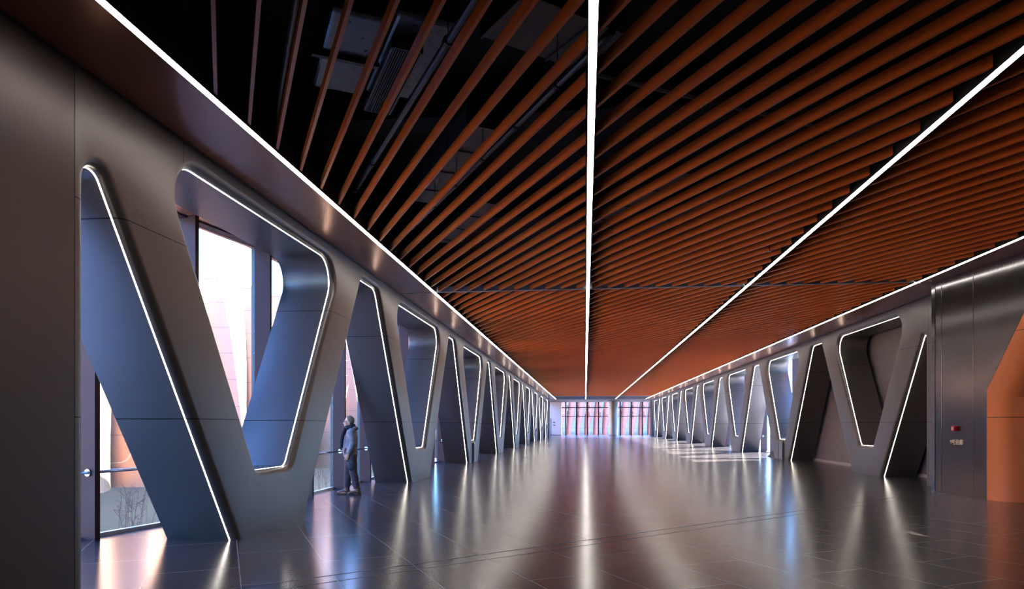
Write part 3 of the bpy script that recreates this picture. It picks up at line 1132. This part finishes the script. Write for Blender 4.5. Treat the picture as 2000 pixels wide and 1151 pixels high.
MB().box(-0.60, 0.12, -0.06, 0.0, -0.05, 0.0).build('support_channel', M['darkmetal'], ah)
# dark beams and ducts
tag(bevel_obj(MB().box(-6.0, 10.1, 4.7, 5.2, 5.95, 6.55).build('concrete_beam', M['voidgrey']), 0.01), 'dark concrete beam across the ceiling void, nearest one', 'beam', 'dark beams above the slats')
tag(bevel_obj(MB().box(-6.0, 10.1, 9.6, 10.1, 5.95, 6.55).build('concrete_beam', M['voidgrey']), 0.01), 'dark concrete beam across the ceiling void behind the foil unit', 'beam', 'dark beams above the slats')
tag(bevel_obj(MB().box(-6.0, 10.1, 14.4, 14.9, 5.95, 6.55).build('concrete_beam', M['voidgrey']), 0.01), 'dark concrete beam across the ceiling void before the cross bar', 'beam', 'dark beams above the slats')
def duct(x, y, l, w, z, h, a, label):
    o = MB().box(-w / 2, w / 2, 0, l, 0, h)
    for k in range(int(l / 0.9) + 1):
        o.box(-w / 2 - 0.02, w / 2 + 0.02, k * 0.9, k * 0.9 + 0.03, -0.02, h + 0.02)
    ob = o.build('air_duct', M['duct'], loc=(x, y, z))
    ob.rotation_euler = (0, 0, a)
    tag(ob, label, 'duct', 'ducts above the slats')
duct(-3.0, 5.5, 1.3, 1.0, 6.0, 0.35, 0.3, 'grey duct end at the top left of the ceiling void')
duct(-1.35, 9.2, 3.4, 0.5, 5.6, 0.28, rot, 'grey duct above the left bay behind the grille')
duct(-1.6, 12.4, 3.0, 0.45, 5.6, 0.28, rot, 'grey duct above the left bay before the cross bar')
duct(-0.9, 7.3, 1.4, 0.9, 5.95, 0.3, -0.9, 'wide dark duct above the slats left of the middle light')
duct(1.6, 11.2, 3.0, 0.5, 5.6, 0.28, rot, 'grey duct above the middle bay')
# vertical drain pipe at top left
tag(MB().tube([(-4.0, 6.4, 5.5), (-4.0, 6.4, 6.5)], 0.07, 16).build('drain_pipe', M['pipe'], smooth=30), 'short upright pipe in the ceiling void at top left', 'pipe')
# sprinkler heads
def sprinkler(x, y, label):
    r = empty('sprinkler_head', (x, y, SZ0), label, 'sprinkler', 'sprinkler heads in the slatted ceiling')
    MB().tube([(0, 0, 0.4), (0, 0, -0.02)], 0.012, 8).build('stem', M['steel'], r, 30)
    MB().tube([(0, 0, -0.035), (0, 0, -0.02)], 0.03, 12).build('deflector', M['steel'], r, 30)
sprinkler(5.55, 8.15, 'small metal sprinkler head among the orange slats at upper right')
sprinkler(3.45, 13.3, 'small metal sprinkler head beside the right ceiling light line')

# ------------------------------------------------------------------ outside
tag(MB().box(-60, -7.6, -20, 160, -6.1, -6.0).build('ground_left', M['paving']), 'pale grey paving outside the left windows', 'ground', kind='structure')
tag(MB().box(10.6, 80, -20, 160, -6.1, -6.0).box(-7.6, 10.6, Y_END + 2, 160, -6.1, -6.0).build('ground_right', M['paving']), 'pale paving outside the right windows', 'ground', kind='structure')

def pleat_mesh(pitch, h, z0, blade=False):
    mb = MB()
    nz = 14
    A, B_, C_ = [], [], []
    for i in range(nz + 1):
        t = i / nz
        z = z0 + (h - z0) * t
        lean = 1.5 * t ** 2.2
        p = pitch * (0.68 - 0.46 * t)
        w = 0.46 * p if not blade else pitch * (0.62 - 0.18 * math.cos(2.4 * math.pi * t))
        back = -1.6 * t ** 3
        A.append((back, lean, z))
        B_.append((back + p, lean + w, z))
        C_.append((back, lean + pitch, z))
    def mid(a, c, s):
        return tuple(a[j] + (c[j] - a[j]) * s for j in range(3))
    cols = []
    # bulging outer face
    for s in (0, 0.5, 1.0):
        cols.append([mid(a, bb, s) for a, bb in zip(A, B_)])
    for s in () if blade else (0.25, 0.5, 0.75, 1.0):
        col = []
        for bb, c in zip(B_, C_):
            q = list(mid(bb, c, s))
            q[0] += 0.06 * pitch * math.sin(math.pi * s)
            col.append(tuple(q))
        cols.append(col)
    m = nz + 1
    for c in cols:
        mb.v += c
    for k in range(len(cols) - 1):
        for i in range(nz):
            mb.f.append((k * m + i, (k + 1) * m + i, (k + 1) * m + i + 1, k * m + i + 1))
    # thickness so the sheet is a solid shell
    return mb

def facade(name_label, loc, rotz, n, pitch, h, z0, m='peach'):
    root = empty('pleated_building', loc, name_label, 'building')
    root.rotation_euler = (0, 0, rotz)
    pmesh = pleat_mesh(pitch, h, z0, m == 'rose').mesh('facade_pleat', M[m], 35)
    for k in range(n):
        o = link('facade_pleat', pmesh, root, (0, k * pitch, 0))
        if m == 'rose':
            sol = o.modifiers.new('thickness', 'SOLIDIFY')
            sol.thickness = 0.12
    MB().box(-6, -0.1, 0, n * pitch, -6.0, z0).build('plinth', M['plinth'], root)
    MB().box(-6, -1.9, 0, n * pitch + 2, z0, h - 0.2).build('core_wall', M['white'], root)
    return root
facade('building with tall peach copper pleats outside the left windows', (-23.4, -3.5, 0), -math.atan(0.25), 23, 2.25, 8.2, -0.7)
facade('second peach copper pleated building further along outside the left windows', (-24, 48, 0), 0, 26, 2.25, 8.2, -0.7)
facade('building with pink copper pleats beyond the far end windows', (-20, 128, 0), -math.pi / 2, 30, 1.65, 11, -0.4, 'rose')
facade('low copper pleated building outside the right windows', (44, 125, 0), math.pi, 48, 2.25, 9.0, -0.4)

# dry shrubs right outside the glass
def shrub(x, y, z, h, n, label, seed):
    rnd = random.Random(seed)
    root = empty('dry_shrub', (x, y, z), label, 'shrub', 'dry shrubs outside the left windows')
    st, bu = MB(), MB()
    for k in range(n):
        a = rnd.uniform(0, 6.28)
        lean = rnd.uniform(0.05, 0.35)
        hh = h * rnd.uniform(0.6, 1.0)
        p0 = Vector((rnd.uniform(-.2, .2), rnd.uniform(-.25, .25), 0))
        top = p0 + Vector((math.cos(a) * lean, math.sin(a) * lean, hh))
        pm_ = (p0 + top) / 2 + Vector((rnd.uniform(-.05, .05), rnd.uniform(-.05, .05), 0))
        st.tube([p0, pm_, top], [0.009, 0.007, 0.004], 5)
        for j in range(4):
            s = rnd.uniform(0.4, 0.95)
            q = pm_ + (top - pm_) * s
            e = q + Vector((rnd.uniform(-.16, .16), rnd.uniform(-.16, .16), rnd.uniform(.04, .2)))
            st.tube([q, e], [0.005, 0.003], 4)
            bu.ellipsoid(e, (0.008, 0.008, 0.012), None, 6, 4)
        bu.ellipsoid(top, (0.010, 0.010, 0.014), None, 6, 4)
    st.build('twigs', M['twig'], root)
    bu.build('buds', M['bud'], root)
pt = MB().box(-9.1, -7.45, 7.0, 24.0, -6.0, -1.55)
for x_ in (-9.1, -7.53):
    pt.box(x_, x_ + 0.08, 7.0, 24.0, -1.55, -1.0)
for y_ in (7.0, 23.92):
    pt.box(-9.02, -7.53, y_, y_ + 0.08, -1.55, -1.0)
plr = empty('planter_trough', (0, 0, 0), 'long grey planter trough outside the left windows, holding the dry shrubs', 'planter')
pt.build('trough', M['plumwall'], plr)
MB().box(-9.0, -7.55, 7.1, 23.9, -1.54, -1.08).build('soil', M['twig'], plr)
shrub(-8.3, 10.35, -1.08, 1.45, 14, 'dry brown twiggy shrub outside the first left window, nearest the dark fin', 1)
shrub(-8.0, 11.2, -1.08, 1.55, 14, 'dry twiggy shrub outside the first left window, beside the column foot', 2)
shrub(-7.9, 17.9, -1.08, 1.9, 9, 'thin bare shrub outside the window left of the standing man', 3)
shrub(-7.9, 20.2, -1.08, 1.7, 8, 'thin bare shrub outside the window behind the standing man', 4)
pb = empty('notice_board', (-8.75, 11.1, -1.08), 'small pink board standing outside the first left window', 'board')
bevel_obj(MB().box(-0.02, 0.02, -0.2, 0.2, 0.75, 1.15).build('board', M['pinkboard'], pb), 0.005)
MB().tube([(0, 0, 0), (0, 0, 0.75)], 0.02, 8).build('post', M['darkmetal'], pb)

# ------------------------------------------------------------------ the standing man
def remeshed(mb, name, voxel, material, smooth=6, fold=0.0, fscale=9.0, seed=0.0):
    """fuse overlapping solids into one continuous skin"""
    me = bpy.data.meshes.new('tmp')
    me.from_pydata(mb.v, [], mb.f)
    bm = bmesh.new(); bm.from_mesh(me)
    bmesh.ops.recalc_face_normals(bm, faces=bm.faces)
    bm.to_mesh(me); bm.free()
    ob = bpy.data.objects.new('tmp', me)
    COL.objects.link(ob)
    rm = ob.modifiers.new('r', 'REMESH')
    rm.mode = 'VOXEL'
    rm.voxel_size = voxel
    sm_ = ob.modifiers.new('s', 'SMOOTH')
    sm_.iterations = smooth
    sm_.factor = 0.5
    d_ = bpy.context.evaluated_depsgraph_get()
    out = bpy.data.meshes.new_from_object(ob.evaluated_get(d_))
    bpy.data.objects.remove(ob)
    out.name = name
    if fold:
        out.calc_loop_triangles() if hasattr(out, 'calc_loop_triangles') else None
        nrm = [v.normal.copy() for v in out.vertices]
        for v, n in zip(out.vertices, nrm):
            p = v.co
            w = noise.noise(Vector((p.x * fscale * 0.7, p.y * fscale * 0.7 + seed, p.z * fscale * 1.6)))
            w += 0.5 * noise.noise(Vector((p.x * fscale * 1.9 + 3, p.y * fscale * 1.9, p.z * fscale * 3.1 + seed)))
            v.co = p + n * (w * fold)
    out.materials.clear()
    out.materials.append(material)
    out.polygons.foreach_set('use_smooth', [True] * len(out.polygons))
    return out


def oval(cx, cy, z, rx, ry, n=24, tilt=0.0):
    return [(cx + rx * math.cos(2 * math.pi * k / n), cy + ry * math.sin(2 * math.pi * k / n), z + tilt * ry * math.sin(2 * math.pi * k / n)) for k in range(n)]

M['skin'] = noise_rough(mat('light skin', (0.60, 0.31, 0.21), 0.5), 30, 0.45, 0.55, (1, 1, 1), 0.0, 0.06)
M['hair'] = noise_rough(mat('short grey brown hair', (0.15, 0.115, 0.09), 0.7), 60, 0.6, 0.8, (1, 1, 0.3), 0.6, 0.4)
M['jacket'] = noise_rough(mat('grey blue quilted jacket', (0.135, 0.14, 0.18), 0.65), 14, 0.5, 0.7, (1, 1, 2), 0.15, 0.2)
M['maroon'] = mat('maroon jacket lining', (0.25, 0.03, 0.05), 0.6)
M['scarf'] = noise_rough(mat('navy knitted scarf', (0.007, 0.008, 0.018), 0.85), 60, 0.8, 0.95, (1, 1, 1), 0.4, 0.3)
M['trousers'] = noise_rough(mat('dark plum cargo trousers', (0.036, 0.030, 0.043), 0.75), 25, 0.7, 0.85, (1, 1, 1), 0.15, 0.2)
M['boot'] = noise_rough(mat('brown leather boot', (0.10, 0.048, 0.032), 0.5), 20, 0.4, 0.6, (1, 1, 1), 0.2, 0.25)
M['sole'] = mat('dark boot sole', (0.025, 0.02, 0.02), 0.7)
M['lace'] = mat('pale boot lace', (0.45, 0.38, 0.30), 0.7)
M['specs'] = mat('black spectacle frame', (0.01, 0.01, 0.01), 0.25)
M['iris'] = mat('dark eye', (0.03, 0.02, 0.015), 0.2)
M['eyewhite'] = mat('eye white', (0.75, 0.72, 0.70), 0.3)

man = empty('person', (-5.10, 14.52, 0.0), 'man in grey blue jacket and navy scarf standing at the left windows', 'person')
man.rotation_euler = (0, 0, math.radians(106))

HC = Vector((0, 0.055, 1.595))       # head centre
# body: one continuous skin
bd = MB()
# head: skull, face block, jaw, nose, brow, ears, lips
bd.ellipsoid(HC + Vector((0, -0.012, 0.03)), (0.076, 0.098, 0.105))
bd.ellipsoid(HC + Vector((0, 0.035, -0.035)), (0.062, 0.068, 0.088))
bd.ellipsoid(HC + Vector((0, 0.060, -0.095)), (0.036, 0.036, 0.026))          # chin
bd.ellipsoid(HC + Vector((0, 0.088, 0.028)), (0.048, 0.016, 0.014))           # brow
bd.loft([oval(0, HC.y + 0.096, HC.z + 0.022, 0.009, 0.011, 12), oval(0, HC.y + 0.110, HC.z - 0.006, 0.012, 0.014, 12), oval(0, HC.y + 0.116, HC.z - 0.026, 0.017, 0.016, 12), oval(0, HC.y + 0.102, HC.z - 0.038, 0.014, 0.012, 12)])
bd.ellipsoid(HC + Vector((0, 0.099, -0.060)), (0.024, 0.011, 0.007))          # upper lip
bd.ellipsoid(HC + Vector((0, 0.096, -0.073)), (0.020, 0.011, 0.007))          # lower lip
for s in (-1, 1):
    bd.ellipsoid(HC + Vector((s * 0.078, -0.012, -0.012)), (0.010, 0.020, 0.034), Matrix.Rotation(-0.25, 3, 'X'))
    bd.ellipsoid(HC + Vector((s * 0.045, 0.070, -0.020)), (0.022, 0.022, 0.022))   # cheek
bd.tube([(0, 0.015, 1.38), (0, 0.03, 1.50), HC + Vector((0, -0.005, -0.03))], [0.066, 0.060, 0.062], 18)
# trunk
bd.loft([oval(0, 0.02, 0.86, 0.150, 0.105), oval(0, 0.03, 0.98, 0.160, 0.118), oval(0, 0.03, 1.12, 0.150, 0.115), oval(0, 0.02, 1.28, 0.170, 0.115), oval(0, 0.005, 1.38, 0.165, 0.090), oval(0, 0.01, 1.435, 0.075, 0.060)])
legs = {-1: [(-0.095, 0.0, 0.90), (-0.105, -0.045, 0.50), (-0.11, -0.125, 0.10)], 1: [(0.095, 0.02, 0.90), (0.10, 0.085, 0.50), (0.105, 0.115, 0.10)]}
for s, (h, k, a) in legs.items():
    h, k, a = map(Vector, (h, k, a))
    bd.tube([h, h.lerp(k, 0.5), k, k.lerp(a, 0.35), a, a - Vector((0, 0, 0.05))], [0.090, 0.077, 0.055, 0.056, 0.037, 0.038], 16)
    bd.ellipsoid(a + Vector((0, 0.07, -0.055)), (0.042, 0.115, 0.034))
arms = {-1: [(-0.185, -0.005, 1.385), (-0.235, -0.045, 1.13), (-0.225, 0.055, 0.905)], 1: [(0.185, 0.005, 1.385), (0.235, -0.03, 1.13), (0.225, 0.075, 0.91)]}
for s, (sh, el, wr_) in arms.items():
    sh, el, wr_ = map(Vector, (sh, el, wr_))
    bd.tube([sh, sh.lerp(el, 0.5), el, el.lerp(wr_, 0.4), wr_], [0.060, 0.050, 0.040, 0.038, 0.027], 14)
    bd.ellipsoid(sh, (0.066, 0.066, 0.066))
    # hand: palm, four curled fingers of different length, thumb on the front side
    d = (wr_ - el).normalized()
    fw = Vector((0, 1, 0)) - d * d.y
    fw.normalize()
    sd = Vector((-s, 0, 0))          # palm faces the thigh
    pc = wr_ + d * 0.050
    Rm = Matrix((sd, fw, d)).transposed()
    bd.ellipsoid(pc, (0.015, 0.039, 0.052), Rm)
    for i, ln in enumerate((0.070, 0.078, 0.073, 0.058)):
        b0 = pc + d * 0.040 + fw * (0.030 - 0.0195 * i)
        p1 = b0 + d * ln * 0.45 + sd * 0.006
        p2 = p1 + d * ln * 0.28 + sd * 0.016
        p3 = p2 + d * ln * 0.14 + sd * 0.022
        bd.tube([b0 - d * 0.012, p1, p2, p3], [0.0092, 0.0086, 0.0080, 0.0068], 10)
        bd.ellipsoid(p3, (0.0068,) * 3, None, 8, 6)
    t0 = pc - d * 0.022 + fw * 0.030
    t1 = t0 + fw * 0.024 + d * 0.028 + sd * 0.010
    t2 = t1 + fw * 0.004 + d * 0.032 + sd * 0.010
    bd.tube([t0, t1, t2], [0.012, 0.010, 0.0075], 10)
    bd.ellipsoid(t2, (0.0075,) * 3, None, 8, 6)
link('body', remeshed(bd, 'body', 0.0055, M['skin'], 3), man)

# eyes and spectacles
for s in (-1, 1):
    e = link('eye', MB().ellipsoid(HC + Vector((s * 0.031, 0.078, 0.006)), (0.012, 0.012, 0.0095), None, 14, 8).mesh('eye', M['eyewhite'], True), man)
    link('iris', MB().ellipsoid(HC + Vector((s * 0.031, 0.0885, 0.006)), (0.0055, 0.003, 0.0055), None, 10, 6).mesh('iris', M['iris'], True), e)
sp = MB()
for s in (-1, 1):
    c = HC + Vector((s * 0.034, 0.104, 0.004))
    sp.tube([c + Vector((0.027 * math.cos(t * math.pi / 10), -0.010 * abs(math.cos(t * math.pi / 10)) * (s * math.cos(t * math.pi / 10) > 0), 0.019 * math.sin(t * math.pi / 10))) for t in range(21)], 0.0026, 6)
    sp.tube([HC + Vector((s * 0.060, 0.095, 0.012)), HC + Vector((s * 0.080, 0.05, 0.012)), HC + Vector((s * 0.083, -0.01, 0.008)), HC + Vector((s * 0.080, -0.03, -0.008))], 0.0028, 6)
sp.tube([HC + Vector((-0.009, 0.108, 0.008)), HC + Vector((0.009, 0.108, 0.008))], 0.0024, 6)
link('spectacles', sp.mesh('spectacles', M['specs'], True), man)

# hair: cropped cap, high forehead, short sides and nape
hb = MB()
hb.ellipsoid(HC + Vector((0, -0.016, 0.036)), (0.0790, 0.1015, 0.1085), None, 60, 40)
hv, hf = hb.v, hb.f
keep = []
for f in hf:
    c = sum((Vector(hv[i]) for i in f), Vector()) / len(f) - HC
    front = c.y > 0.030 - 0.35 * (0.085 - c.z) and c.z < 0.100 and c.y > 0.0
    front = front or (c.y > 0.045)
    side = c.z < 0.012 and c.y > -0.022
    nape = c.z < -0.070
    if not (front or side or nape):
        keep.append(f)
hm = MB(); hm.v, hm.f = hv, keep
hme = hm.mesh('hair', M['hair'], True)
for v in hme.vertices:
    v.co += v.normal * (0.004 * noise.noise(v.co * 90))
ho = link('hair', hme, man)
sol = ho.modifiers.new('thickness', 'SOLIDIFY'); sol.thickness = 0.008; sol.offset = -0.6

# jacket with sleeves and hood
jk = MB()
jk.loft([oval(0, 0.02, 0.835, 0.195, 0.150), oval(0, 0.03, 0.90, 0.200, 0.158), oval(0, 0.035, 1.02, 0.198, 0.165), oval(0, 0.03, 1.15, 0.200, 0.160), oval(0, 0.015, 1.28, 0.208, 0.148), oval(0, 0.0, 1.37, 0.200, 0.122), oval(0, 0.0, 1.425, 0.135, 0.100), oval(0, 0.01, 1.47, 0.088, 0.082)])
for s, (sh, el, wr_) in arms.items():
    sh, el, wr_ = map(Vector, (sh, el, wr_))
    jk.ellipsoid(sh + Vector((s * 0.005, 0, -0.005)), (0.088, 0.092, 0.086))
    jk.tube([sh, sh.lerp(el, 0.5), el, el.lerp(wr_, 0.5), wr_ - (wr_ - el).normalized() * 0.01], [0.086, 0.077, 0.069, 0.062, 0.050], 18)
jk.tube([(-0.085, 0.01, 1.455), (-0.085, -0.065, 1.462), (0.0, -0.105, 1.465), (0.085, -0.065, 1.462), (0.085, 0.01, 1.455)], [0.030, 0.040, 0.048, 0.040, 0.030], 12)
jo = link('jacket', remeshed(jk, 'jacket', 0.010, M['jacket'], 4, 0.011, 9.0, 1.3), man)
# pocket opening and seam piping on the left flank
pk = MB()
pk.tube([(-0.196, 0.120, 1.035), (-0.190, 0.135, 0.985), (-0.186, 0.138, 0.925)], [0.008, 0.014, 0.008], 8)
link('pocket', pk.mesh('pocket', M['maroon'], True), jo)['label'] = 'maroon pocket edge'
pp = MB().tube([(-0.150, 0.126, 1.33), (-0.172, 0.128, 1.24), (-0.178, 0.135, 1.12)], 0.0055, 6)
link('piping', pp.mesh('piping', M['maroon'], True), jo)['label'] = 'maroon piping down the chest'

# scarf: two wraps round the neck and hanging ends
sc_ = MB()
for zz, rr, th_ in ((1.470, 0.098, 0.036), (1.510, 0.086, 0.030)):
    n = 22
    sc_.tube([(rr * math.cos(2 * math.pi * k / n), 0.035 + rr * 1.05 * math.sin(2 * math.pi * k / n), zz - 0.020 * math.sin(2 * math.pi * k / n)) for k in range(n + 1)], th_, 12)
sc_.tube([(-0.055, 0.130, 1.46), (-0.070, 0.185, 1.33), (-0.075, 0.205, 1.18), (-0.070, 0.212, 1.03)], [0.040, 0.044, 0.046, 0.040], 12)
sc_.tube([(0.045, 0.130, 1.46), (0.050, 0.180, 1.33), (0.055, 0.205, 1.15), (0.050, 0.205, 0.98)], [0.040, 0.044, 0.046, 0.040], 12)
link('scarf', remeshed(sc_, 'scarf', 0.009, M['scarf'], 3, 0.006, 22.0, 5.0), man)

# trousers with baggy legs
tr = MB()
tr.loft([oval(0, 0.02, 0.76, 0.165, 0.130), oval(0, 0.02, 0.86, 0.180, 0.142), oval(0, 0.025, 0.96, 0.172, 0.135), oval(0, 0.025, 1.0, 0.165, 0.13)])
for s, (h, k, a) in legs.items():
    h, k, a = map(Vector, (h, k, a))
    tr.tube([h + Vector((0, 0, -0.02)), h.lerp(k, 0.35), h.lerp(k, 0.75), k, k.lerp(a, 0.4), k.lerp(a, 0.75), a + Vector((0, 0, 0.055))], [0.122, 0.112, 0.094, 0.088, 0.084, 0.076, 0.068], 18)
to_ = link('trousers', remeshed(tr, 'trousers', 0.010, M['trousers'], 4, 0.010, 8.0, 8.0), man)
cp = MB()
cp.loft([oval(-0.172, -0.005, 0.55, 0.030, 0.062, 16), oval(-0.176, 0.0, 0.62, 0.036, 0.068, 16), oval(-0.176, 0.005, 0.70, 0.032, 0.068, 16), oval(-0.170, 0.008, 0.725, 0.026, 0.064, 16)])
link('cargo_pocket', cp.mesh('cargo_pocket', M['trousers'], True), to_)

# boots
for s, (h, k, a) in legs.items():
    a = Vector(a)
    yaw = 0.10 * s
    Rz = Matrix.Rotation(-yaw, 3, 'Z')
    bt = MB()
    def at(p): return tuple(Vector((a.x, a.y, 0)) + Rz @ Vector(p))
    rings = []
    for (y, w, ht) in ((-0.085, 0.034, 0.070), (-0.06, 0.040, 0.085), (0.0, 0.042, 0.10), (0.07, 0.047, 0.088), (0.13, 0.050, 0.070), (0.175, 0.044, 0.056), (0.200, 0.026, 0.044)):
        rings.append([at((w * math.cos(2 * math.pi * q / 18), y, 0.022 + ht * 0.5 + ht * 0.5 * math.sin(2 * math.pi * q / 18))) for q in range(18)])
    bt.loft(rings)
    bt.tube([at((0, -0.012, 0.07)), at((0, -0.016, 0.12)), at((0, -0.012, 0.175))], [0.054, 0.055, 0.058], 16)
    bo = link('boot', remeshed(bt, 'boot', 0.006, M['boot'], 3, 0.002, 25.0, s), man)
    so_ = MB()
    prof_ = [(-0.092, 0.030), (-0.06, 0.041), (0.0, 0.042), (0.07, 0.048), (0.13, 0.052), (0.18, 0.044), (0.207, 0.022)]
    lo = [at((w, y, 0.0)) for y, w in prof_] + [at((-w, y, 0.0)) for y, w in prof_[::-1]]
    so_.prism([p[:2] for p in lo], 0.0, 0.028)
    link('sole', so_.mesh('sole', M['sole']), bo)
    lc = MB()
    for j in range(4):
        yy, zz = 0.085 - j * 0.022, 0.100 + j * 0.014
        lc.tube([at((-0.026, yy, zz - 0.004)), at((0, yy + 0.004, zz + 0.007)), at((0.026, yy, zz - 0.004))], 0.0032, 5)
    link('laces', lc.mesh('laces', M['lace'], True), bo)
